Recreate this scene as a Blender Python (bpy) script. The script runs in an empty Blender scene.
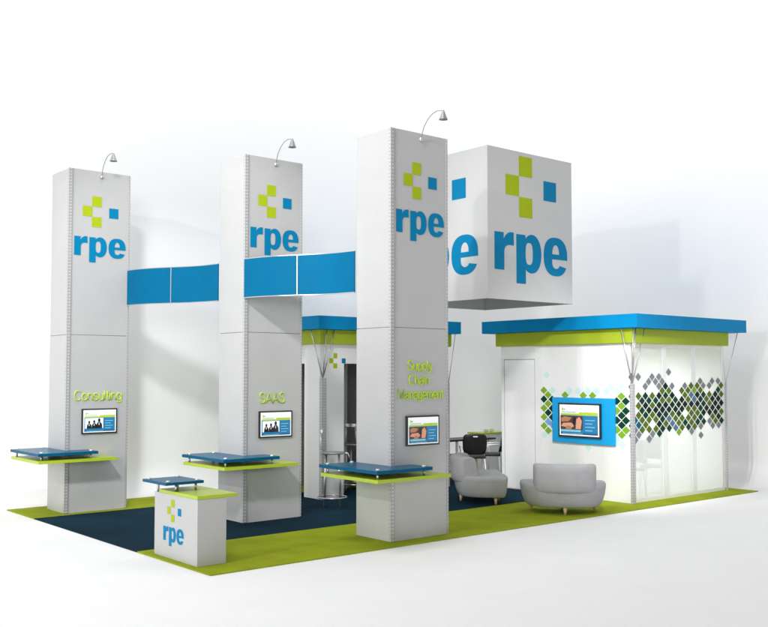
import bpy, bmesh, math, random
from mathutils import Vector, Matrix
random.seed(7)
R = math.radians
S = bpy.context.scene
COL = S.collection

# ------------------------------------------------------------------ materials
def lin(r, g, b):
    f = lambda c: (c/255/12.92) if c/255 <= .04045 else ((c/255+.055)/1.055)**2.4
    return (f(r), f(g), f(b), 1)

def mat(name, rgb, rough=.5, metal=0, coat=0, noise=0, nscale=8, bump=0, bscale=200, emit=0, spec=.5, stretch=(1, 1, 1)):
    m = bpy.data.materials.new(name); m.use_nodes = True
    nt = m.node_tree; p = nt.nodes['Principled BSDF']
    c = (*rgb[:3], 1)
    p.inputs['Base Color'].default_value = c
    p.inputs['Roughness'].default_value = rough
    p.inputs['Metallic'].default_value = metal
    p.inputs['Coat Weight'].default_value = coat
    p.inputs['Coat Roughness'].default_value = .08
    p.inputs['Specular IOR Level'].default_value = spec
    if emit:
        p.inputs['Emission Color'].default_value = c
        p.inputs['Emission Strength'].default_value = emit
    tc = nt.nodes.new('ShaderNodeTexCoord')
    mp = nt.nodes.new('ShaderNodeMapping'); mp.inputs['Scale'].default_value = stretch
    nt.links.new(tc.outputs['Object'], mp.inputs['Vector'])
    if noise:
        n = nt.nodes.new('ShaderNodeTexNoise'); n.inputs['Scale'].default_value = nscale
        n.inputs['Detail'].default_value = 6
        nt.links.new(mp.outputs[0], n.inputs['Vector'])
        r = nt.nodes.new('ShaderNodeMapRange')
        r.inputs['From Min'].default_value = .3; r.inputs['From Max'].default_value = .7
        r.inputs['To Min'].default_value = 1-noise; r.inputs['To Max'].default_value = 1+noise
        nt.links.new(n.outputs['Fac'], r.inputs['Value'])
        mx = nt.nodes.new('ShaderNodeVectorMath'); mx.operation = 'SCALE'
        mx.inputs[0].default_value = c[:3]
        nt.links.new(r.outputs[0], mx.inputs['Scale'])
        nt.links.new(mx.outputs[0], p.inputs['Base Color'])
        r2 = nt.nodes.new('ShaderNodeMapRange')
        r2.inputs['To Min'].default_value = max(.02, rough-.08); r2.inputs['To Max'].default_value = min(1, rough+.08)
        nt.links.new(n.outputs['Fac'], r2.inputs['Value']); nt.links.new(r2.outputs[0], p.inputs['Roughness'])
    if bump:
        n = nt.nodes.new('ShaderNodeTexNoise'); n.inputs['Scale'].default_value = bscale; n.inputs['Detail'].default_value = 3
        nt.links.new(tc.outputs['Object'], n.inputs['Vector'])
        b = nt.nodes.new('ShaderNodeBump'); b.inputs['Strength'].default_value = bump; b.inputs['Distance'].default_value = .01
        nt.links.new(n.outputs['Fac'], b.inputs['Height']); nt.links.new(b.outputs[0], p.inputs['Normal'])
    return m

M = {}
M['backdrop'] = mat('backdrop_white', (.93, .93, .93), .9, spec=.1)
M['floor'] = mat('floor_white', (.90, .90, .90), .8, noise=.012, nscale=1.5, spec=.15)
M['white'] = mat('white_laminate', (.51, .51, .512), .42, noise=.02, nscale=3, coat=.12)
M['brightwhite'] = mat('white_panel', (.86, .86, .86), .4, noise=.012, nscale=2, coat=.1)
M['sign'] = mat('white_fabric_sign', (.60, .60, .60), .7, noise=.01, nscale=3)
M['lime_carpet'] = mat('lime_carpet', (.30, .36, .015), .95, noise=.13, nscale=2.2, bump=.5, bscale=260, spec=.1)
M['navy_carpet'] = mat('navy_carpet', (.003, .024, .042), .95, noise=.35, nscale=.9, bump=.5, bscale=260, spec=.1)
M['lime'] = mat('lime_paint', (.42, .55, .02), .35, noise=.03, nscale=6, coat=.2)
M['limefascia'] = mat('lime_fascia', (.36, .45, .025), .45, spec=.2, noise=.02, nscale=3)
M['bluefascia'] = mat('blue_fascia', (.002, .24, .52), .5, spec=.08, noise=.03, nscale=3)
M['blueglass'] = mat('blue_acrylic', (.001, .10, .20), .3, spec=.1)
M['band'] = mat('blue_banner', (.001, .13, .27), .5, spec=.06, noise=.04, nscale=4)
M['logoblue'] = mat('logo_blue', (.001, .21, .42), .55, spec=.08)
M['logolime'] = mat('logo_lime', (.40, .50, .013), .55, spec=.08)
M['letter'] = mat('lime_lettering', (.52, .74, .01), .3, coat=.3)
M['metal'] = mat('brushed_aluminium', (.62, .62, .63), .32, metal=.85, noise=.06, nscale=30, stretch=(8, 8, .4))
M['darkmetal'] = mat('grey_metal', (.33, .33, .34), .4, metal=.5)
M['seam'] = mat('seam_grey', (.42, .42, .43), .6)
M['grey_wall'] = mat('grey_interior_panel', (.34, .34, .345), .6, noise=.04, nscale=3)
M['cyan'] = mat('cyan_panel', (.002, .37, .78), .35, coat=.15)
M['black'] = mat('black_plastic', (.012, .012, .013), .4, noise=.1, nscale=20)
M['bezel'] = mat('screen_bezel', (.018, .02, .025), .3, coat=.3)
M['fabric'] = mat('light_grey_upholstery', (.37, .37, .38), .8, noise=.05, nscale=7, bump=.35, bscale=150, spec=.2)
M['wood'] = mat('pale_wood', (.55, .38, .23), .5, noise=.14, nscale=12, stretch=(6, 6, .7))
M['porcelain'] = mat('white_porcelain', (.8, .8, .8), .2, coat=.4)
for n, c in dict(s_white=(240, 244, 246), s_lime=(170, 195, 60), s_blue=(25, 115, 165), s_dkblue=(18, 80, 125), s_ltblue=(120, 190, 215),
                 s_black=(18, 20, 24), s_skin=(205, 150, 125), s_brown=(90, 48, 36), s_tan=(170, 120, 85), s_text=(150, 160, 150)).items():
    M[n] = mat(n.replace('s_', 'screen_'), lin(*c), .25, emit=.35, coat=.3)
for n, c in dict(d_olive=(88, 112, 30), d_green=(128, 172, 48), d_dark=(6, 62, 44), d_black=(8, 38, 30), d_grey=(128, 134, 140),
                 d_blue=(12, 92, 128), d_slate=(92, 118, 150), d_pale=(205, 232, 228), d_ltblue=(120, 170, 220)).items():
    M[n] = mat(n.replace('d_', 'film_'), lin(*c), .6, spec=.15)

def perf_mat():
    m = mat('perforated_aluminium', (.5, .5, .51), .45, metal=.2)
    nt = m.node_tree; p = nt.nodes['Principled BSDF']
    def node(t, op=None, **kw):
        n = nt.nodes.new(t)
        if op: n.operation = op
        return n
    tc = node('ShaderNodeTexCoord'); sp = node('ShaderNodeSeparateXYZ'); sg = node('ShaderNodeSeparateXYZ')
    nt.links.new(tc.outputs['Object'], sp.inputs[0]); nt.links.new(tc.outputs['Generated'], sg.inputs[0])
    md = node('ShaderNodeMath', 'PINGPONG'); md.inputs[1].default_value = .024
    nt.links.new(sp.outputs['Z'], md.inputs[0])
    g = node('ShaderNodeMath', 'GREATER_THAN'); g.inputs[1].default_value = .012
    nt.links.new(md.outputs[0], g.inputs[0])
    ms = []
    for ax in 'XY':
        c = node('ShaderNodeMath', 'COMPARE'); c.inputs[1].default_value = .5; c.inputs[2].default_value = .22
        nt.links.new(sg.outputs[ax], c.inputs[0]); ms.append(c)
    mxx = node('ShaderNodeMath', 'MAXIMUM'); nt.links.new(ms[0].outputs[0], mxx.inputs[0]); nt.links.new(ms[1].outputs[0], mxx.inputs[1])
    mu = node('ShaderNodeMath', 'MULTIPLY'); nt.links.new(g.outputs[0], mu.inputs[0]); nt.links.new(mxx.outputs[0], mu.inputs[1])
    mx = node('ShaderNodeMix'); mx.data_type = 'RGBA'
    mx.inputs['A'].default_value = (.42, .42, .43, 1); mx.inputs['B'].default_value = (.62, .62, .63, 1)
    nt.links.new(mu.outputs[0], mx.inputs['Factor']); nt.links.new(mx.outputs['Result'], p.inputs['Base Color'])
    return m
M['perf'] = perf_mat()

def frosted():
    m = bpy.data.materials.new('frosted_glass'); m.use_nodes = True; nt = m.node_tree
    p = nt.nodes['Principled BSDF']; out = nt.nodes['Material Output']
    p.inputs['Base Color'].default_value = (.86, .87, .87, 1); p.inputs['Roughness'].default_value = .3
    tl = nt.nodes.new('ShaderNodeBsdfTranslucent'); tl.inputs[0].default_value = (.95, .96, .96, 1)
    t = nt.nodes.new('ShaderNodeBsdfTransparent'); t.inputs[0].default_value = (.98, .99, .99, 1)
    m1 = nt.nodes.new('ShaderNodeMixShader'); m1.inputs[0].default_value = .25
    nt.links.new(p.outputs[0], m1.inputs[1]); nt.links.new(tl.outputs[0], m1.inputs[2])
    mx = nt.nodes.new('ShaderNodeMixShader'); mx.inputs[0].default_value = .48
    nt.links.new(m1.outputs[0], mx.inputs[1]); nt.links.new(t.outputs[0], mx.inputs[2]); nt.links.new(mx.outputs[0], out.inputs['Surface'])
    return m
M['frosted'] = frosted()

# ------------------------------------------------------------------ mesh builder
class MB:
    def __init__(s): s.bm = bmesh.new(); s.mats = []
    def mi(s, m):
        if m not in s.mats: s.mats.append(m)
        return s.mats.index(m)
    def faces(s, vs, fs, m, smooth=False):
        i = s.mi(m); V = [s.bm.verts.new(v) for v in vs]; out = []
        for f in fs:
            fc = s.bm.faces.new([V[k] for k in f]); fc.material_index = i; fc.smooth = smooth; out.append(fc)
        return V, out
    def box(s, a, b, m, bev=0):
        x0, y0, z0 = a; x1, y1, z1 = b
        V, F = s.faces([(x0, y0, z0), (x1, y0, z0), (x1, y1, z0), (x0, y1, z0), (x0, y0, z1), (x1, y0, z1), (x1, y1, z1), (x0, y1, z1)],
                       [(0, 3, 2, 1), (4, 5, 6, 7), (0, 1, 5, 4), (1, 2, 6, 5), (2, 3, 7, 6), (3, 0, 4, 7)], m)
        if bev:
            es = list({e for f in F for e in f.edges})
            r = bmesh.ops.bevel(s.bm, geom=es, offset=bev, segments=2, affect='EDGES', profile=.6, material=s.mi(m))
            for f in r['faces']: f.smooth = True
        return s
    def loft(s, rings, m, cap=True, smooth=True, close=True):
        n = len(rings[0]); i = s.mi(m)
        V = [[s.bm.verts.new(p) for p in r] for r in rings]
        for a in range(len(rings)-1):
            for k in range(n if close else n-1):
                f = s.bm.faces.new((V[a][k], V[a][(k+1) % n], V[a+1][(k+1) % n], V[a+1][k])); f.material_index = i; f.smooth = smooth
        if cap:
            for r in (V[0][::-1], V[-1]):
                f = s.bm.faces.new(r); f.material_index = i
        return s
    def tube(s, pts, r, m, n=10):
        pts = [Vector(p) for p in pts]; rs = r if isinstance(r, (list, tuple)) else [r]*len(pts)
        rings = []; prev = None
        for k, p in enumerate(pts):
            d = (pts[min(k+1, len(pts)-1)]-pts[max(k-1, 0)]).normalized()
            if prev is None:
                prev = d.orthogonal().normalized()
            u = (prev-d*prev.dot(d)).normalized(); prev = u; w = d.cross(u)
            rings.append([p+(u*math.cos(2*math.pi*q/n)+w*math.sin(2*math.pi*q/n))*rs[k] for q in range(n)])
        return s.loft(rings, m)
    def ring(s, c, R_, r, m, n=40, k=8):
        i = s.mi(m); V = []
        for a in range(n):
            t = 2*math.pi*a/n
            V.append([s.bm.verts.new((c[0]+math.cos(t)*(R_+r*math.cos(2*math.pi*b/k)), c[1]+math.sin(t)*(R_+r*math.cos(2*math.pi*b/k)), c[2]+r*math.sin(2*math.pi*b/k))) for b in range(k)])
        for a in range(n):
            for b in range(k):
                f = s.bm.faces.new((V[a][b], V[(a+1) % n][b], V[(a+1) % n][(b+1) % k], V[a][(b+1) % k])); f.material_index = i; f.smooth = True
        return s
    def lathe(s, prof, m, c=(0, 0, 0), n=28):
        return s.loft([[(c[0]+r*math.cos(2*math.pi*k/n), c[1]+r*math.sin(2*math.pi*k/n), c[2]+z) for k in range(n)] for r, z in prof], m)
    def prism(s, poly, fn, m):
        """poly: 2-D outline; fn(u,v,t) -> point for t in (0,1)"""
        n = len(poly)
        V, F = s.faces([fn(u, v, 0) for u, v in poly]+[fn(u, v, 1) for u, v in poly],
                       [tuple(range(n))[::-1], tuple(range(n, 2*n))]+[(k, (k+1) % n, n+(k+1) % n, n+k) for k in range(n)], m)
        return s
    def build(s, name, parent=None, loc=None, normals=True):
        if normals: bmesh.ops.recalc_face_normals(s.bm, faces=s.bm.faces[:])
        me = bpy.data.meshes.new(name); s.bm.to_mesh(me); s.bm.free()
        for m in s.mats: me.materials.append(M[m])
        o = bpy.data.objects.new(name, me); COL.objects.link(o)
        if parent: o.parent = parent
        if loc: o.location = loc
        return o

def tag(o, label, cat, group=None):
    o['label'] = label; o['category'] = cat
    if group: o['group'] = group
    return o
def thing(name, label, cat, loc, rz=0, group=None):
    o = bpy.data.objects.new(name, None); COL.objects.link(o); o.empty_display_size = .2
    o.location = loc; o.rotation_euler = (0, 0, rz)
    return tag(o, label, cat, group)
def structure(o): o['kind'] = 'structure'; return o
def copy_tree(o, parent=None):
    c = o.copy(); COL.objects.link(c); c.parent = parent
    for ch in list(o.children): copy_tree(ch, c)
    return c

# ------------------------------------------------------------------ logo glyphs
def sup(cx, cy, rx, ry, n=40, e=2.5, a0=0, a1=360):
    out = []
    k = n if a1-a0 >= 360 else n+1
    for i in range(k):
        t = R(a0+(a1-a0)*i/n); c, s_ = math.cos(t), math.sin(t)
        out.append((cx+rx*math.copysign(abs(c)**(2/e), c), cy+ry*math.copysign(abs(s_)**(2/e), s_)))
    return out
def bez(p0, p1, p2, p3, n=10):
    return [tuple((1-t)**3*a+3*(1-t)**2*t*b+3*(1-t)*t*t*c+t**3*d for a, b, c, d in zip(p0, p1, p2, p3)) for t in [i/n for i in range(n+1)]]
def glyph_r():
    o = [(0, 0), (.37, 0)]+bez((.37, .46), (.37, .66), (.50, .70), (.74, .67))+[(.74, 1.02)]
    o += bez((.74, 1.02), (.56, 1.05), (.43, .98), (.35, .82))+[(.35, 1.0), (0, 1.0)]
    return [o]
def glyph_p():
    o = [(0, -.33), (.37, -.33), (.37, .06)]+bez((.37, .06), (.50, -.06), (.70, -.06), (.84, .06))
    o += bez((.84, .06), (1.06, .26), (1.06, .76), (.84, .95))+bez((.84, .95), (.70, 1.07), (.50, 1.06), (.36, .90))+[(.36, 1.0), (0, 1.0)]
    return [o, sup(.51, .5, .145, .30, 28, 2.8)]
def glyph_e():
    o = [(1.0, .43)]+sup(.5, .5, .5, .54, 50, 2.4, 4, 332)[1:]
    o += [(.66, .26)]+bez((.66, .26), (.64, .14), (.36, .10), (.355, .34))+[(.355, .43)]
    h = [(.36, .57), (.65, .57)]+bez((.65, .57), (.66, .92), (.35, .92), (.36, .57))[1:-1]
    return [o, h]
GL = [(glyph_r(), 0, .74), (glyph_p(), .84, 1.0), (glyph_e(), 1.94, 1.0)]
GLW = 2.94
def clean(poly):
    out = []
    for p in poly:
        if not out or (abs(p[0]-out[-1][0])+abs(p[1]-out[-1][1])) > 1e-4: out.append(p)
    if (abs(out[0][0]-out[-1][0])+abs(out[0][1]-out[-1][1])) < 1e-4: out.pop()
    return out
def curve_to_mesh(name, loops, depth, material, xf):
    cu = bpy.data.curves.new('tmp', 'CURVE'); cu.dimensions = '2D'; cu.fill_mode = 'BOTH'; cu.extrude = depth
    for lp in loops:
        lp = clean(lp); sp = cu.splines.new('POLY'); sp.points.add(len(lp)-1); sp.use_cyclic_u = True
        for k, (x, y) in enumerate(lp): sp.points[k].co = (x, y, 0, 1)
    return obj_to_mesh(name, bpy.data.objects.new('tmp', cu), material, xf)
def obj_to_mesh(name, ob, material, xf, fit=None):
    COL.objects.link(ob); bpy.context.view_layer.update()
    me = bpy.data.meshes.new_from_object(ob.evaluated_get(bpy.context.evaluated_depsgraph_get()))
    d = ob.data; bpy.data.objects.remove(ob); bpy.data.curves.remove(d)
    if fit:
        xs = [v.co.x for v in me.vertices]; ys = [v.co.y for v in me.vertices]; zs = [v.co.z for v in me.vertices]
        w = max(xs)-min(xs); sx = fit[0]/w; sy = fit[1]
        for v in me.vertices: v.co = ((v.co.x-min(xs))*sx, v.co.y*sy, v.co.z)
    for v in me.vertices: v.co = xf(*v.co)
    me.materials.clear(); me.materials.append(M[material]); me.name = name
    for p in me.polygons: p.use_smooth = False
    o = bpy.data.objects.new(name, me); COL.objects.link(o)
    return o
# planes: face -Y (u->+x, v->z, out -> -y)   and face -X (u -> -y, v->z, out -> -x)
def faceY(x0, y0, z0): return lambda u, v, w: (x0+u, y0-w, z0+v)
def faceX(x0, y0, z0): return lambda u, v, w: (x0-w, y0-u, z0+v)
def logo_text(parent, fr, u0, base, width, xh, d=.0012):
    loops = []
    for g, off, w in GL:
        for lp in g: loops.append([((p[0]+off)/GLW*width, p[1]*xh) for p in lp])
    o = curve_to_mesh('logo_lettering', loops, d, 'logoblue', lambda x, y, z: fr(u0+x, base+y, z+d+.001))
    o.parent = parent; return o
def logo_squares(parent, fr, uc, vc, s, pitch, ub):
    for (du, dv, m) in ((0, 1, 'logolime'), (0, -1, 'logolime'), (-pitch, 0, 'logolime'), (ub, 0, 'logoblue')):
        u = uc+du; v = vc+dv*s*1.05; b = MB()
        b.prism([(u-s/2, v-s/2*1.03), (u+s/2, v-s/2*1.03), (u+s/2, v+s/2*1.03), (u-s/2, v+s/2*1.03)], lambda a, c, t: fr(a, c, .001+.002*t), m)
        b.build('logo_square', parent)
def arc(cx, cy, rx, ry, a0, a1, n=14):
    return [(cx+rx*math.cos(R(a0+(a1-a0)*k/n)), cy+ry*math.sin(R(a0+(a1-a0)*k/n))) for k in range(n+1)]
def smooth(pts, n=4):
    out = []; P = [pts[0]]+pts+[pts[-1]]
    for i in range(1, len(P)-2):
        for k in range(n):
            t = k/n; a, b, c, d = P[i-1:i+3]
            out.append(tuple(.5*(2*b[q]+(c[q]-a[q])*t+(2*a[q]-5*b[q]+4*c[q]-d[q])*t*t+(3*b[q]-a[q]-3*c[q]+d[q])*t**3) for q in (0, 1)))
    return out+[pts[-1]]
S_ = [(.43, .55), (.36, .66), (.22, .70), (.08, .65), (.04, .53), (.12, .42), (.32, .32), (.42, .22), (.40, .09), (.25, .01), (.09, .04), (.01, .16)]
FONT = {  # centre-line strokes of a plain upright sans, cap height 1, advance last
 'C': ([arc(.36, .5, .34, .49, 48, 312, 24)], .78),
 'o': ([arc(.25, .35, .25, .35, 0, 360, 22)], .60),
 'n': ([[(0, 0), (0, .7)], [(0, .44)]+arc(.215, .45, .215, .25, 165, 0)+[(.43, 0)]], .56),
 'm': ([[(0, 0), (0, .7)], [(0, .44)]+arc(.175, .48, .175, .22, 165, 0)+[(.35, 0)], [(.35, .44)]+arc(.525, .48, .175, .22, 165, 0)+[(.70, 0)]], .84),
 'h': ([[(0, 0), (0, 1)], [(0, .44)]+arc(.215, .45, .215, .25, 165, 0)+[(.43, 0)]], .56),
 's': ([smooth(S_)], .56),
 'S': ([smooth([(x*1.32, y*1.42) for x, y in S_])], .70),
 'u': ([[(.43, .7), (.43, 0)], [(0, .7)]+arc(.215, .25, .215, .25, 180, 345)+[(.43, .27)]], .57),
 'l': ([[(0, 0), (0, 1)]], .17), 'i': ([[(0, 0), (0, .7)], [(0, .90), (0, .99)]], .17),
 't': ([[(.12, .92), (.12, .14), (.17, .03), (.28, .01)], [(0, .7), (.28, .7)]], .38),
 'g': ([arc(.23, .35, .23, .35, 0, 360, 22), [(.46, .7), (.46, -.08)]+arc(.23, -.08, .23, .16, 0, -160)], .60),
 'A': ([[(0, 0), (.34, 1), (.68, 0)], [(.11, .34), (.57, .34)]], .74),
 'p': ([[(0, .7), (0, -.27)], arc(.23, .35, .23, .35, 0, 360, 22)], .60),
 'y': ([[(0, .7), (.22, .02)], [(.44, .7), (.19, -.14), (.11, -.25), (0, -.25)]], .55),
 'a': ([[(.03, .55), (.10, .67), (.23, .70), (.36, .66), (.41, .54), (.41, 0)], [(.41, .40), (.14, .36), (.01, .26), (.01, .12), (.11, .01), (.24, .01), (.41, .16)]], .57),
 'e': ([[(.01, .36), (.48, .36)]+arc(.25, .35, .24, .35, 8, 322, 22)], .60),
 'M': ([[(0, 0), (0, 1), (.34, .12), (.68, 1), (.68, 0)]], .84)}
def text(parent, fr, s, u0, v0, width, cap, r=.0095):
    adv = [0]
    for ch_ in s: adv.append(adv[-1]+FONT[ch_][1])
    k = width/(adv[-1]-.1); b = MB()
    for ch_, a in zip(s, adv):
        for st_ in FONT[ch_][0]:
            pts = clean([(u0+(x+a)*k, v0+y*cap) for x, y in st_]) if st_[0] != st_[-1] else [(u0+(x+a)*k, v0+y*cap) for x, y in st_]
            b.tube([fr(x, y, r*.9) for x, y in pts], r, 'letter', 6)
    return b.build('lettering', parent)

def screen(parent, fr, u0, v0, u1, v1, kind, bez_=.022, out=.03):
    """monitor built on a frame fr: frame body, then the picture as thin layers"""
    fm = MB(); q = lambda a, b, c, d, t0, t1, m, bb: bb.prism([(a, b), (c, b), (c, d), (a, d)], lambda u, v, t: fr(u, v, t0+(t1-t0)*t), m)
    q(u0, v0, u1, v1, .002, out, 'bezel', fm)
    mon = fm.build('monitor', parent)
    p = MB(); a0, b0, a1, b1 = u0+bez_, v0+bez_, u1-bez_, v1-bez_; W = a1-a0; Hh = b1-b0
    X = lambda t: a0+t*W; Y = lambda t: b0+t*Hh
    L = [0]
    def lay(x0, y0, x1, y1, m):
        L[0] += 1; t = out+.0006*L[0]
        q(X(x0), Y(y0), X(x1), Y(y1), t, t+.0004, m, p)
    def poly(pts, m):
        L[0] += 1; t0 = out+.0006*L[0]
        p.prism([(X(x), Y(y)) for x, y in pts], lambda u, v, t: fr(u, v, t0+.0004*t), m)
    lay(0, 0, 1, 1, 's_white')
    lay(.03, .04, .97, .66, 's_blue')
    lay(.03, .66, .97, .72, 's_lime')
    lay(.50, .72, .97, .77, 's_lime')
    lay(.03, .04, .97, .10, 's_dkblue')
    lay(.06, .80, .10, .90, 's_lime'); lay(.11, .83, .14, .87, 's_blue')
    lay(.06, .75, .42, .775, 's_text')
    for k in range(4): lay(.66, .50-.11*k, .90-.06*(k % 2), .525-.11*k, 's_ltblue')
    lay(.08, .06, .60, .08, 's_ltblue')
    if kind == 'people':
        lay(.05, .18, .60, .64, 's_white')
        for cx, sc in ((.17, .85), (.32, .9), (.47, 1.08)):
            by = .18; h = .40*sc
            body = [(cx-.085*sc, by), (cx+.09*sc, by), (cx+.085*sc, by+h*.42), (cx+.035*sc, by+h*.66), (cx-.03*sc, by+h*.66), (cx-.075*sc, by+h*.40)]
            poly(body, 's_black')
            poly(sup(cx+.003, by+h*.84, .036*sc, .075*sc, 14, 2), 's_black')
            poly([(cx-.012, by+h*.35), (cx+.012, by+h*.35), (cx+.005, by+h*.62), (cx-.005, by+h*.62)], 's_white')
    else:
        lay(.03, .20, .60, .64, 's_brown')
        poly([(.04, .30), (.30, .24), (.42, .34), (.30, .42), (.10, .40)], 's_skin')
        poly([(.06, .44), (.24, .46), (.32, .58), (.14, .62), (.05, .56)], 's_tan')
        poly([(.42, .22), (.55, .22), (.58, .48), (.52, .62), (.44, .54)], 's_skin')
        poly([(.34, .40), (.40, .26), (.43, .60), (.36, .62)], 's_black')
        poly([(.16, .20), (.32, .20), (.30, .30), (.20, .32)], 's_tan')
        lay(.05, .12, .55, .19, 's_ltblue')
    p.build('screen', mon)
    return mon

# ------------------------------------------------------------------ setting
FX, FY, CO = 17.75, 16.55, 1.3
def plan(inset):
    pts = [(-30, FY-inset)]
    r = CO-inset
    cx, cy = FX-CO, FY-CO
    for k in range(17):
        t = R(90-90*k/16); pts.append((cx+r*math.cos(t), cy+r*math.sin(t)))
    pts.append((FX-inset, -30)); return pts
rr = .5
fl = MB(); ip = plan(rr)
fl.faces([(x, y, 0) for x, y in ip]+[(-30, -30, 0)], [tuple(range(len(ip)+1))], 'floor')
structure(fl.build('floor'))
wl = MB(); rings = []
for k in range(13):
    t = R(90*k/12); rings.append([(x, y, rr-rr*math.cos(t)) for x, y in plan(rr-rr*math.sin(t))])
rings.append([(x, y, 15) for x, y in plan(0)])
wl.loft(rings, 'backdrop', cap=False, close=False)
structure(wl.build('backdrop_wall'))

CX0, CY0, CX1, CY1 = 5.29, 9.245, 16.786, 15.702
def sheet(name, x0, y0, x1, y1, z0, z1, m):
    return structure(MB().box((x0, y0, z0), (x1, y1, z1), m, bev=.004).build(name))
BX0 = CX0; YB, YC = 11.02, 14.50
sheet('lime_carpet', CX0, CY0, CX1, YB, .001, .016, 'lime_carpet')
sheet('navy_carpet', CX0, YB+.001, CX1, YC-.001, .001, .0155, 'navy_carpet')
sheet('lime_carpet', CX0, YC, CX1, CY1, .001, .016, 'lime_carpet')
G = .016

# ------------------------------------------------------------------ towers
TW, TD, TH = 1.01, .727, 5.43
def tower(loc, lines, kind, label):
    t = thing('display_tower', label, 'display tower', (loc[0], loc[1], G), group='tall display towers on the carpet')
    zz = -G
    MB().box((0, 0, 0), (TW, TD, 2.79+zz), 'white', .006).build('lower_body', t)
    MB().box((0.002, 0.002, 2.797+zz), (TW-.002, TD-.002, TH+zz), 'white', .006).build('upper_body', t)
    MB().box((.012, .012, 2.791+zz), (TW-.012, TD-.012, 2.796+zz), 'seam').build('joint', t)
    tr = MB(); tr.box((-.012, -.012, .01), (.052, .03, TH+zz-.004), 'perf', .004).build('perforated_trim', t)
    tr = MB(); tr.box((TW-.022, -.008, .01), (TW+.008, .022, TH+zz-.004), 'perf', .004).build('perforated_trim', t)
    fr = faceY(0, 0, zz)
    logo_squares(t, fr, .452, 4.772, .157, .154, .287)
    logo_text(t, fr, .088, 4.056, .862, .302)
    for s, u, v, w, cap in lines: text(t, fr, s, u, v, w, cap)
    screen(t, fr, .245, 1.236, .83, 1.632, kind)
    # lime counter and blue acrylic shelf wrapped round the near corner
    c = MB(); c.prism([(-.57, -.42), (.67, -.42), (.67, -.002), (-.002, -.002), (-.002, .76), (-.57, .76)],
                      lambda u, v, w: (u, v, .842+zz+.044*w), 'lime'); c.build('counter', t)
    s = MB(); s.prism([(-.57, -.40), (.36, -.40), (.36, -.003), (-.003, -.003), (-.003, .80), (-.57, .80)],
                      lambda u, v, w: (u, v, .952+zz+.042*w), 'blueglass'); sh = s.build('glass_shelf', t)
    for x, y in ((-.50, .70), (-.50, -.33), (.27, -.33), (-.10, .70)):
        m = MB(); m.lathe([(.014, .886+zz), (.014, .951+zz)], 'metal', (x, y, 0), 14); m.lathe([(.024, .9945+zz), (.024, 1.008+zz), (.016, 1.014+zz)], 'porcelain', (x, y, 0), 16)
        m.build('standoff', sh)
    # arm lamp
    a = MB(); z = TH+zz
    a.tube([(.52, -.012, z-.085), (.52, -.03, z-.03), (.52, -.07, z+.07), (.52, -.15, z+.16), (.52, -.24, z+.215), (.52, -.33, z+.235), (.52, -.41, z+.225), (.52, -.45, z+.20)], .006, 'darkmetal', 8)
    a.lathe([(.004, -.03), (.026, -.02), (.030, 0), (.026, .02), (.004, .03)], 'metal', (.52, -.014, z-.09), 14)
    la = a.build('lamp_arm', t)
    h = MB(); h.lathe([(.006, z+.225), (.014, z+.212), (.056, z+.10), (.060, z+.094), (.052, z+.096), (.012, z+.19)], 'darkmetal', (.52, -.45, 0), 20)
    h.build('lamp_shade', la)
    return t
tower((5.809, 14.638), [('Consulting', .125, 1.765, .785, .150)], 'people',
      'leftmost white tower, headed Consulting, with blue and lime shelves and a screen of three silhouettes')
tower((7.438, 12.059), [('SAAS', .262, 1.752, .445, .150)], 'people',
      'middle white tower, headed SAAS, crossed by the curved blue banner')
tower((8.075, 9.496), [('Supply', .28, 2.235, .44, .125), ('Chain', .30, 2.045, .36, .125), ('Management', .125, 1.855, .80, .125)], 'hands',
      'nearest and tallest looking white tower, with the three line heading Supply Chain Management')

# ------------------------------------------------------------------ curved banners
def banner(p0, p1, label, sgn):
    d = Vector((p1[0]-p0[0], p1[1]-p0[1])); L = d.length; d.normalize(); nrm = Vector((d.y, -d.x))
    t = thing('curved_banner', label, 'banner', (p0[0], p0[1], 3.29), group='blue banners strung between the towers')
    def P(s, w):
        off = .06*math.sin(2*math.pi*s)*sgn
        q = d*(s*L)+nrm*(off+w); return (q.x, q.y)
    def strip(s0, s1, z0, z1, w0, w1, m, name, par, n=16):
        b = MB(); rings = []
        for k in range(n+1):
            s = s0+(s1-s0)*k/n; a = P(s, w0); c = P(s, w1)
            rings.append([(a[0], a[1], z0), (c[0], c[1], z0), (c[0], c[1], z1), (a[0], a[1], z1)])
        b.loft(rings, m, smooth=False); return b.build(name, par)
    for a, b_ in ((.004, .496), (.504, .996)):
        pn = strip(a, b_, .012, .568, -.012, .012, 'band', 'banner_panel', t)
        strip(a, b_, 0, .011, -.015, .015, 'metal', 'edge_rail', pn); strip(a, b_, .569, .58, -.015, .015, 'metal', 'edge_rail', pn)
    strip(.497, .503, 0, .58, -.018, .018, 'metal', 'joint_post', t, 2)
banner((6.79, 14.622), (7.43, 12.80), 'curved blue banner strung between the leftmost and middle towers', 1)
banner((7.41, 12.035), (8.067, 10.24), 'curved blue banner strung between the middle and nearest towers', 1)

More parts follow.
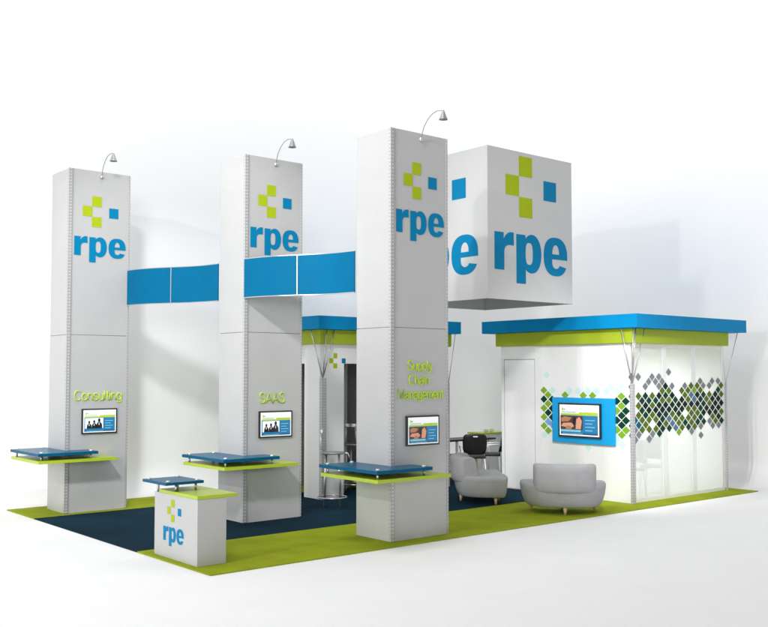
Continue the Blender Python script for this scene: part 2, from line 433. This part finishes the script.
# ------------------------------------------------------------------ hanging cube
ccx, ccy, cs, cz0, cz1 = 11.01, 10.574, 2.10, 3.382, 5.846
t = thing('hanging_cube_sign', 'large white cube sign hanging above the booth behind the nearest tower', 'hanging sign', (ccx, ccy, cz0))
hh = cz1-cz0; th = .03
MB().box((0, 0, 0), (cs, th, hh), 'sign', .004).build('front_panel', t)
MB().box((0, th+.001, .0005), (th, cs-th-.001, hh-.0005), 'sign', .004).build('side_panel', t)
MB().box((cs-th, th+.001, .0005), (cs, cs-th-.001, hh-.0005), 'sign', .004).build('side_panel', t)
MB().box((0, cs-th, 0), (cs, cs, hh), 'sign', .004).build('back_panel', t)
MB().box((th+.002, th+.002, hh-.05), (cs-th-.002, cs-th-.002, hh-.02), 'sign').build('top_panel', t)
f1 = faceY(0, 0, -cz0); f2 = faceX(0, cs, -cz0)
logo_squares(t, f1, .908, 5.268, .325, .323, .612); logo_text(t, f1, .155, 3.862, 1.81, .61)
logo_squares(t, f2, .87, 5.225, .325, .323, .582); logo_text(t, f2, .08, 3.82, 1.81, .61)

# ------------------------------------------------------------------ podium
px, py = 5.379, 9.695
t = thing('reception_podium', 'small white podium with lime top and raised blue shelf at the carpet corner', 'podium', (px, py, G))
MB().box((0, 0, 0), (.375, 1.05, .75), 'white', .004).build('body', t)
MB().box((-.006, -.006, .751), (.52, .93, .792), 'lime', .004).build('counter_top', t)
sh = MB().box((-.14, .50, .872), (.36, 1.10, .905), 'blueglass', .004).build('glass_shelf', t)
for x, y, z0 in ((-.0+.03, .57, .793), (.29, .57, .793), (.03, 1.02, .751), (.29, 1.02, .751)):
    m = MB(); m.lathe([(.014, z0), (.014, .871)], 'metal', (x, y, 0), 14); m.build('standoff', sh)
for x, y in ((-.08, .56), (.30, .56), (-.08, 1.04), (.30, 1.04)):
    MB().lathe([(.024, .9055), (.024, .918), (.014, .924)], 'porcelain', (x, y, 0), 16).build('cap', sh)
fx = faceX(0, 0, -G)
logo_squares(t, fx, -.585, .578, .082, .096, .165); logo_text(t, fx, -.815, .218, .50, .165)

# ------------------------------------------------------------------ pavilion with diamonds
WX, WY = 13.51, 9.70
W, D, WT = 2.92, 2.93, 2.71-G
t = thing('meeting_pavilion', 'right hand white pavilion with green diamond pattern under a blue and lime roof', 'pavilion', (WX, WY, G))
y0 = 0
segs = [(0.05, 1.0), (1.005, 1.96)]
for a, b_ in segs: MB().box((0, a, .0), (.05, b_, WT), 'brightwhite', .002).build('wall_panel', t)
MB().box((0, 1.965, 0), (.05, 2.09, WT), 'brightwhite', .002).build('wall_panel', t)
MB().box((0, 2.092, 2.44), (.05, D, WT), 'brightwhite', .002).build('wall_panel', t)
MB().box((0, 2.872, 0), (.05, D, 2.438), 'brightwhite', .002).build('wall_panel', t)
MB().box((.012, 2.093, 0), (.04, 2.871, 2.439), 'seam').build('door_frame', t)
MB().box((.004, 2.112, .012), (.038, 2.852, 2.422), 'brightwhite', .003).build('door', t)
MB().box((W-.05, .05, 0), (W, D, WT), 'brightwhite').build('wall_panel', t)
MB().box((.052, D-.05, 0), (W-.052, D, WT), 'brightwhite').build('wall_panel', t)
MB().box((-.01, -.01, WT+.002), (W+.01, D+.01, WT+.03), 'brightwhite').build('ceiling_panel', t)
MB().box((.052, .052, 0), (W-.052, D-.052, .012), 'brightwhite').build('floor_panel', t)
gx = [(.06, .93), (1.07, 1.84), (1.98, 2.83)]
for a, b_ in gx:
    MB().box((a+.002, .006, .062), (b_-.002, .018, WT-.06), 'frosted').build('glass_panel', t)
for a, b_ in ((0, .058), (.932, 1.068), (1.842, 1.978), (2.832, W)):
    MB().box((a, .002, 0), (b_, .05, WT), 'brightwhite', .003).build('mullion', t)
for a, b_ in gx:
    MB().box((a, .004, 0), (b_, .046, .06), 'brightwhite').build('bottom_rail', t)
    MB().box((a, .004, WT-.058), (b_, .046, WT), 'brightwhite').build('top_rail', t)
# fascias and roof
def fascia(t, x0, y0, x1, y1, z0, z1, m, name):
    MB().box((x0, y0, z0), (x1, y1, z1), m, .004).build(name, t)
fascia(t, -.06, -.10, 2.94, 3.02, 2.70-G, 2.948-G, 'limefascia', 'lime_fascia')
fascia(t, -.16, -.262, 3.30, 3.29, 2.950-G, 3.182-G, 'bluefascia', 'roof')
def post(t, x, y, w, z1, tops, zt, thin=.009):
    MB().box((x-w/2, y-w/2, 0), (x+w/2, y+w/2, z1), 'perf', .004).build('corner_post', t)
    for a, b_ in tops:
        MB().tube([(x, y, z1-.02), (a, b_, zt)], thin, 'metal', 8).build('strut', t)
post(t, -.012, -.055, .06, 2.0, ((-.14, .06), (.28, -.10), (0, -.13), (-.10, -.15)), 2.945-G)
post(t, W-.02, -.05, .03, 2.0, ((3.12, -.18), (3.16, .2)), 2.945-G, .007)
# diamond film
HX, HZ = .0965, .0815
def diamond(b, fr, u, v, m, k=.82):
    b.prism([(u-HX*k, v), (u, v-HZ*k), (u+HX*k, v), (u, v+HZ*k)], lambda a, c, w: fr(a, c, .0008+.0015*w), m)
fb = MB(); fr = faceY(0, 0, -G)
rnd = random.Random(11)
# column index c (half pitch), row index r (half pitch) with (c+r) even ; row 0 at z=1.803 (first full row)
NC = 29; u_first = .035
def band(c):   # top and bottom row of the colour area per column, read off the photograph
    top = [1, 1, 0, 1, 0, 1, 0, 1, 0, -1, -2, -1, 0, 2, 2, 0, 1, 0, -1, 0, -1, 0, 1, 2, 0, 1, 0, -1, -1]
    bot = [6, 7, 7, 8, 8, 8, 8, 8, 9, 8, 8, 8, 8, 8, 9, 8, 8, 8, 8, 8, 8, 7, 8, 7, 6, 7, 7, 7, 7]
    return top[c], bot[c]
holes = {(0, 3), (1, 4), (1, 2), (0, 5), (6, 7), (16, 5), (1, 8), (2, 9), (23, 6)}
blues = {(1, 6): 'd_blue', (0, 7): 'd_blue', (2, 7): 'd_blue', (11, 6): 'd_slate', (12, 7): 'd_slate', (13, 8): 'd_slate', (18, 1): 'd_slate', (19, 2): 'd_slate', (20, 3): 'd_black'}
greys = [(0, -3), (2, -3), (0, -1), (4, -1), (5, -2), (6, -3), (7, -2), (8, -3), (8, -1), (9, -2), (11, -4), (12, -1), (16, -1), (18, -1), (20, -1), (22, -1), (24, -1), (25, -2), (27, -2), (21, -2),
         (1, 9), (0, 10), (1, 11), (2, 10), (5, 9), (6, 10), (5, 11), (8, 10), (11, 9), (13, 9), (14, 10), (17, 9), (18, 10), (21, 9), (21, 11), (24, 8), (25, 9), (26, 8), (27, 9), (28, 8)]
cells = {}
for c, r in greys:
    if (c+r) % 2 == 0: r -= 1
    cells[(c, r)] = 'd_grey'
for c in range(NC):
    tp, bt = band(c)
    for r in range(tp, bt+1):
        if (c+r) % 2 == 0 or (c, r) in holes: continue
        edge = (r-tp < 1) or (bt-r < 1)
        cells[(c, r)] = rnd.choice(['d_olive', 'd_olive', 'd_green', 'd_olive', 'd_dark'] if edge else (['d_black', 'd_dark', 'd_black', 'd_olive'] if r in (1, 2, 3, 4) else ['d_olive', 'd_black', 'd_olive', 'd_dark', 'd_olive']))
cells.update({k: v for k, v in blues.items() if (k[0]+k[1]) % 2})
for (c, r), m in cells.items(): diamond(fb, fr, u_first+c*HX*1.03, 1.803+HZ-r*HZ, m, .86)
fb.build('diamond_film', t)
lb = MB(); fr = faceX(0, 0, -G)
yl = lambda yw: -(yw-WY)
def ld(yw, z, m): diamond(lb, fr, yl(yw), z, m, .86)
cols = [11.577, 11.480, 11.384]
pat = {0: [(1.88, 'd_green'), (1.718, 'd_dark'), (1.556, 'd_green'), (1.394, 'd_green'), (1.232, 'd_green')],
       1: [(1.799, 'd_green'), (1.637, 'd_green'), (1.475, 'd_dark'), (1.313, 'd_ltblue'), (1.151, 'd_green')]}
for z, m in pat[0]: ld(11.577, z, m)
for z, m in pat[1]: ld(11.480, z, m)
for z in (1.718, 1.556, 1.394, 1.26): ld(11.384, z, 'd_dark' if z != 1.26 else 'd_ltblue')
ld(9.972, 1.718, 'd_dark'); ld(9.972, 1.556, 'd_green'); ld(9.972, 1.394, 'd_dark'); ld(9.972, 1.232, 'd_green')
for z, m in ((1.80, 'd_green'), (1.638, 'd_green'), (1.476, 'd_dark'), (1.314, 'd_dark'), (1.152, 'd_green')): ld(9.875, z, m)
for z, m in ((1.718, 'd_dark'), (1.556, 'd_dark'), (1.394, 'd_dark'), (1.232, 'd_green')): ld(9.788, z, m)
for yw in (11.084, 10.681, 10.479): ld(yw, 1.80, 'd_green')
for yw, z in ((11.51, 2.16), (11.38, 1.88), (10.99, 1.88), (10.79, 1.88), (10.58, 1.88), (10.39, 1.88), (10.09, 1.96), (10.18, 1.88), (9.87, 1.96), (9.97, 1.88), (11.57, 1.07), (9.87, .99), (10.58, .90), (9.97, 1.07)):
    ld(yw, z, 'd_pale')
lb.build('diamond_film', t)

# wall display
t = thing('wall_display', 'screen showing clasped hands on a bright cyan panel beside the diamond pattern', 'screen', (WX-.001, 9.99, .96))
MB().box((-.04, 0, 0), (-.001, 1.36, .80), 'cyan', .004).build('backing_panel', t)
screen(t, faceX(-.041, 1.36, 0), .17, .105, 1.095, .705, 'hands', .03, .035)

# ------------------------------------------------------------------ rear pavilion
RX, RY = 9.83, 13.47
t = thing('rear_pavilion', 'rear white booth room with dark doorway, seen between the middle and nearest towers', 'pavilion', (RX, RY, G))
RW, RD = 3.06, 2.05
MB().box((0, 0, 0), (.53, .05, WT), 'brightwhite', .003).build('wall_panel', t)
MB().box((0, .052, 0), (.05, .46, WT), 'brightwhite', .003).build('wall_panel', t)
MB().box((.533, .004, 2.345), (2.5, .046, WT), 'brightwhite', .002).build('header_panel', t)
MB().box((.004, .463, 2.345), (.046, 1.5, WT), 'brightwhite', .002).build('header_panel', t)
MB().box((2.503, 0, 0), (RW, .05, WT), 'brightwhite', .002).build('wall_panel', t)
MB().box((0, 1.503, 0), (.05, RD, WT), 'brightwhite', .002).build('wall_panel', t)
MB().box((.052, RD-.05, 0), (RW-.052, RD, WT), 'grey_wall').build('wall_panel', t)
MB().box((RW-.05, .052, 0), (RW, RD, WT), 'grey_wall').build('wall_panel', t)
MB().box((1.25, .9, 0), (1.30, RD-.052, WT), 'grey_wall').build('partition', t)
MB().box((-.01, -.01, WT+.002), (RW+.01, RD+.01, WT+.03), 'brightwhite').build('ceiling_panel', t)
fascia(t, .0-.06, -.09, 3.08, 2.12, 2.70-G, 2.948-G, 'limefascia', 'lime_fascia')
fascia(t, -.172, -.20, 3.235, 2.40, 2.950-G, 3.182-G, 'bluefascia', 'roof')
post(t, .03, -.05, .085, 2.1, ((-.14, .08), (.22, -.12), (.04, -.14)), 2.945-G, .010)
post(t, RW-.02, -.05, .03, 2.0, ((3.12, -.16), (3.16, .2)), 2.945-G, .007)
logo_squares(t, faceY(0, 0, -G), .335, 2.41, .085, .088, .185)

# ------------------------------------------------------------------ bar stools
def bar_stool():
    t = thing('bar_stool', '', 'bar stool', (9.51, 12.67, G), R(-40))
    s = MB(); s.lathe([(.02, .845), (.17, .85), (.205, .862), (.205, .878), (.19, .885), (.02, .88)], 'darkmetal', n=32); s.build('seat', t)
    for k in range(4):
        a = R(45+90*k); MB().tube([(.15*math.cos(a), .15*math.sin(a), .85), (.19*math.cos(a), .19*math.sin(a), .0)], .013, 'metal', 8).build('leg', t)
    MB().ring((0, 0, .15), .235, .013, 'metal').build('foot_ring', t)
    b = MB()
    for sy in (-1, 1): b.tube([(-.13, sy*.10, .87), (-.19, sy*.10, 1.0), (-.20, sy*.09, 1.22)], .010, 'metal', 8)
    ring_ = []
    for k in range(9):
        a = R(180-40+80*k/8); x, y = .20*math.cos(a)-.01, .20*math.sin(a)*1.0
        ring_.append([(x, y, 1.20), (x-.018, y, 1.20), (x-.018, y, 1.255), (x, y, 1.255)])
    b.loft(ring_, 'metal', smooth=False); b.build('backrest', t)
    b = MB(); b.tube([(.17, 0, .87), (.25, 0, .865), (.27, 0, .82), (.28, 0, .77)], .012, 'metal', 8); b.build('front_bracket', t)
    return t
st = bar_stool(); st['label'] = 'silver bar stool with foot ring standing by the perforated corner post'; st['group'] = 'bar stools at the rear booth room'
for (x, y, rz, lb_) in ((10.98, 13.95, 30, 'bar stool inside the dark doorway of the rear booth room'), (9.62, 14.35, 200, 'bar stool half hidden behind the left side of the rear booth room')):
    c = copy_tree(st); c.location = (x, y, G); c.rotation_euler.z = R(rz); c['label'] = lb_

# ------------------------------------------------------------------ lounge chairs
def lounge():
    t = thing('lounge_chair', '', 'lounge chair', (12.04, 9.95, G))
    # local: faces +Y, back at -Y
    def outline(hw, back, front, n=48):
        pts = []
        for k in range(n):
            a = 2*math.pi*k/n; c, s_ = math.cos(a), math.sin(a)
            e = 2/2.3 if s_ < 0 else 2/5.5
            x = hw*math.copysign(abs(c)**(2/2.9), c)
            y = (back if s_ < 0 else front)*math.copysign(abs(s_)**e, s_)
            if s_ > 0: y -= .05*(1-(x/hw)**2)
            pts.append((x, y))
        return pts
    O = outline(.672, .66, .22)
    def rg(k, z, dy=0): return [(x*k, (y+.1)*k-.1+dy, z) for x, y in O]
    b = MB(); b.loft([rg(.60, .112), rg(.84, .115), rg(.885, .135), rg(.93, .20), rg(.975, .30), rg(1, .40), rg(1.0, .435), rg(.985, .458), rg(.955, .468), rg(.6, .472)], 'fabric')
    b.build('seat', t)
    # backrest follows the rear arc
    rings = []
    n = 30
    prof = [(.06, .335), (-.02, .345), (-.055, .40), (-.062, .50), (-.072, .66), (-.07, .735), (-.045, .772), (.0, .785), (.09, .782), (.14, .765), (.165, .73), (.18, .66), (.20, .45), (.19, .335)]
    for k in range(n+1):
        x = -.475+.95*k/n; q = x/.672
        yb = -.655*(1-abs(q)**2.2)**(1/2.2)-.004
        ex = min(k, n-k)/n; f = min(1, (ex/.045))**.5 if ex < .045 else 1
        cy_ = .095; cz = .53
        # profile direction: inward normal mostly +y
        ring = []
        for (dy, z) in prof:
            yy = cy_+(dy-cy_)*(.86+.14*f); z2 = cz+(z-cz)*(.93+.07*f)
            ring.append((x, yb+yy, z2+.0*x*x))
        rings.append(ring)
    bb = MB(); bb.loft(rings, 'fabric'); ob = bb.build('backrest', t)
    md = ob.modifiers.new('bevel', 'BEVEL'); md.width = .018; md.segments = 3; md.limit_method = 'ANGLE'; md.angle_limit = R(50)
    for x, y in ((0, -.54), (-.49, -.02), (.49, -.02), (0, .10)):
        MB().tube([(x, y, .125), (x*1.02, y*1.02, .0)], [.034, .017], 'wood', 14).build('leg', t)
    return t
ch = lounge(); ch.rotation_euler.z = R(43.6-90); ch['label'] = 'rounded grey lounge chair seen from behind, facing the cyan screen panel'
ch['group'] = 'grey lounge chairs'
c2 = copy_tree(ch); c2.location = (12.04, 11.474, G); c2.rotation_euler.z = R(-38.2-90)
c2['label'] = 'rounded grey lounge chair seen from the side, beside the nearest tower'

# ------------------------------------------------------------------ high table, task chairs, counter, cups
t = thing('high_table', 'black topped high table with lower shelf behind the side-on lounge chair', 'table', (12.75, 14.0, G))
MB().box((0, 0, .79), (2.05, .55, .825), 'black', .004).build('table_top', t)
MB().box((.04, .04, .47), (2.0, .5, .50), 'black', .004).build('shelf', t)
for x in (.08, .98, 1.92):
    for y in (.08, .46): MB().box((x-.02, y-.02, 0), (x+.02, y+.02, .789), 'brightwhite', .003).build('leg', t)
def task_chair():
    t = thing('task_chair', '', 'task chair', (13.62, 13.5, G))
    b = MB(); rings = []
    for (z, w, y) in ((.58, .15, -.18), (.60, .205, -.185), (.70, .235, -.21), (.85, .24, -.235), (.94, .225, -.255), (.975, .19, -.262), (.985, .12, -.265)):
        n = 9; ring = [(-w+2*w*k/(n-1), y-.05*(1-((k-(n-1)/2)/((n-1)/2))**2), z) for k in range(n)]
        ring += [(p[0], p[1]+.02, p[2]) for p in ring[::-1]]
        rings.append(ring)
    b.loft(rings, 'black'); br = b.build('backrest', t)
    MB().box((-.045, -.338, .925), (.045, -.324, .95), 'porcelain', .004).build('grip', br)
    MB().box((-.22, -.20, .50), (.22, .22, .555), 'black', .02).build('seat', t)
    for sx in (-1, 1):
        MB().tube([(sx*.23, -.20, .72), (sx*.27, -.12, .74), (sx*.27, .10, .73), (sx*.25, .16, .68), (sx*.23, .12, .53)], .014, 'brightwhite', 8).build('armrest', t)
        for sy in (-1, 1): MB().tube([(sx*.20, sy*.17, .50), (sx*.24, sy*.21, 0)], .014, 'brightwhite', 8).build('leg', t)
    return t
tc = task_chair(); tc.rotation_euler.z = R(-38); tc['label'] = 'black backed task chair drawn up to the high table, seen from behind'; tc['group'] = 'black task chairs'
c = copy_tree(tc); c.location = (14.28, 13.66, G); c.rotation_euler.z = R(43); c['label'] = 'black task chair mostly hidden by the edge of the right pavilion'
t = thing('lime_top_counter', 'small white cabinet with lime top behind the task chairs', 'counter', (15.02, 14.62, G))
MB().box((.03, .03, 0), (.90, .42, .845), 'brightwhite', .004).build('body', t)
MB().box((0, 0, .846), (.95, .45, .88), 'lime', .004).build('counter_top', t)
cup = MB(); cup.lathe([(.02, 0), (.035, .002), (.05, .05), (.052, .075), (.046, .075), (.03, .01)], 'porcelain', n=20)
cup = cup.build('cup', None, (15.25, 14.72, G+.881)); tag(cup, 'left one of the two small white cups on the lime counter', 'cup', 'white cups on the lime counter')
c = cup.copy(); COL.objects.link(c); c.location = (15.46, 14.76, G+.881); c['label'] = 'right one of the two small white cups on the lime counter'

# chairs and table inside the pavilion, seen faintly through the frosted glass
def side_chair():
    t = thing('meeting_chair', '', 'chair', (14.2, 10.25, G))
    MB().box((-.21, -.21, .47), (.21, .21, .51), 'darkmetal', .015).build('seat', t)
    b = MB(); b.loft([[(-.2, -.20-z*.0, .60), (.2, -.20, .60), (.2, -.17, .60), (-.2, -.17, .60)], [(-.2, -.26, 1.0), (.2, -.26, 1.0), (.2, -.23, 1.0), (-.2, -.23, 1.0)]], 'darkmetal', smooth=False) if False else b.box((-.2, -.23, .60), (.2, -.20, 1.0), 'darkmetal', .01)
    b.build('backrest', t)
    for sx in (-1, 1):
        MB().tube([(sx*.19, -.19, .50), (sx*.19, -.215, .95)], .012, 'metal', 8).build('back_post', t)
        for sy in (-1, 1): MB().tube([(sx*.18, sy*.18, .48), (sx*.22, sy*.22, 0)], .013, 'metal', 8).build('leg', t)
    return t
sc = side_chair(); sc.rotation_euler.z = R(70); sc['label'] = 'left chair dimly seen through the frosted glass of the pavilion'; sc['group'] = 'chairs inside the pavilion'
c = copy_tree(sc); c.location = (15.05, 10.3, G); c.rotation_euler.z = R(110); c['label'] = 'right chair dimly seen through the frosted glass of the pavilion'

# ------------------------------------------------------------------ camera
cd = bpy.data.cameras.new('camera'); cam = bpy.data.objects.new('camera', cd); COL.objects.link(cam)
cam.location = (0, 0, 2.2); cam.rotation_euler = (R(90)+.0476904, 0, -.6972703)
cd.sensor_width = 36; cd.lens = 958.21376/768*36; cd.shift_y = (326.984-313.5)/768; cd.clip_end = 200; cd.clip_start = .1
S.camera = cam

# ------------------------------------------------------------------ light
w = bpy.data.worlds.new('World'); S.world = w; w.use_nodes = True
bg = w.node_tree.nodes['Background']; bg.inputs[0].default_value = (1, 1, 1, 1); bg.inputs[1].default_value = .02
def area(name, loc, target, size, power, col=(1, 1, 1), spread=180):
    l = bpy.data.lights.new(name, 'AREA'); l.shape = 'DISK'; l.size = size; l.energy = power; l.color = col; l.spread = R(spread)
    o = bpy.data.objects.new(name, l); COL.objects.link(o); o.location = loc
    o.rotation_euler = (Vector(target)-Vector(loc)).to_track_quat('-Z', 'Y').to_euler(); return o
area('key_lamp', (-5, 7.2, 7.5), (11, 11, 2), .45, 430)
area('left_softbox', (-10, 8, 5), (11, 12, 2.5), 6.0, 740)
area('rear_left_lamp', (-4, 12.5, 9), (11, 12, 1), 1.2, 110)
area('front_softbox', (-12, -14, 6), (9, 11, 2.5), 6.0, 2300)
area('overhead_softbox', (4, 9, 13), (9, 12, 0), 6.0, 340)
area('room_light', (15.0, 11.2, 2.55), (15.0, 11.2, 0), 1.6, 62)  # unseen ceiling light, added inside the pavilion to brighten its frosted glass
def spot(name, loc, target, half, power, size=.25, blend=.5):
    l = bpy.data.lights.new(name, 'SPOT'); l.spot_size = R(half*2); l.spot_blend = blend; l.energy = power; l.shadow_soft_size = size
    o = bpy.data.objects.new(name, l); COL.objects.link(o); o.location = loc
    o.rotation_euler = (Vector(target)-Vector(loc)).to_track_quat('-Z', 'Y').to_euler(); return o
spot('pavilion_spot', (7, 4.5, 7), (13.9, 10.8, 1.1), 12, 3300, .6)
spot('tower_spot', (1.5, 6, 8), (7, 13.3, 2.8), 19, 2300, .4)  # out-of-frame spot added to brighten the left and middle tower fronts
spot('side_spot', (-3, 6, 12), (13.2, 10.9, 1.9), 9.5, 3400, .3, .7)
def strip(name, loc, target, sx, sy, power, spread=150):
    l = bpy.data.lights.new(name, 'AREA'); l.shape = 'RECTANGLE'; l.size = sx; l.size_y = sy; l.energy = power; l.spread = R(spread)
    o = bpy.data.objects.new(name, l); COL.objects.link(o); o.location = loc
    o.rotation_euler = (Vector(target)-Vector(loc)).to_track_quat('-Z', 'Y').to_euler(); return o
strip('backdrop_light', (7, 12.3, 14.5), (7, 16.5, 4), 18, .6, 420)
strip('backdrop_light', (13.4, 8, 14.5), (17.7, 8, 4), 18, .6, 450)
S.view_settings.view_transform = 'Standard'; S.view_settings.look = 'None'; S.view_settings.exposure = -.02; S.view_settings.gamma = 1
S.cycles.max_bounces = 8; S.cycles.use_denoising = True
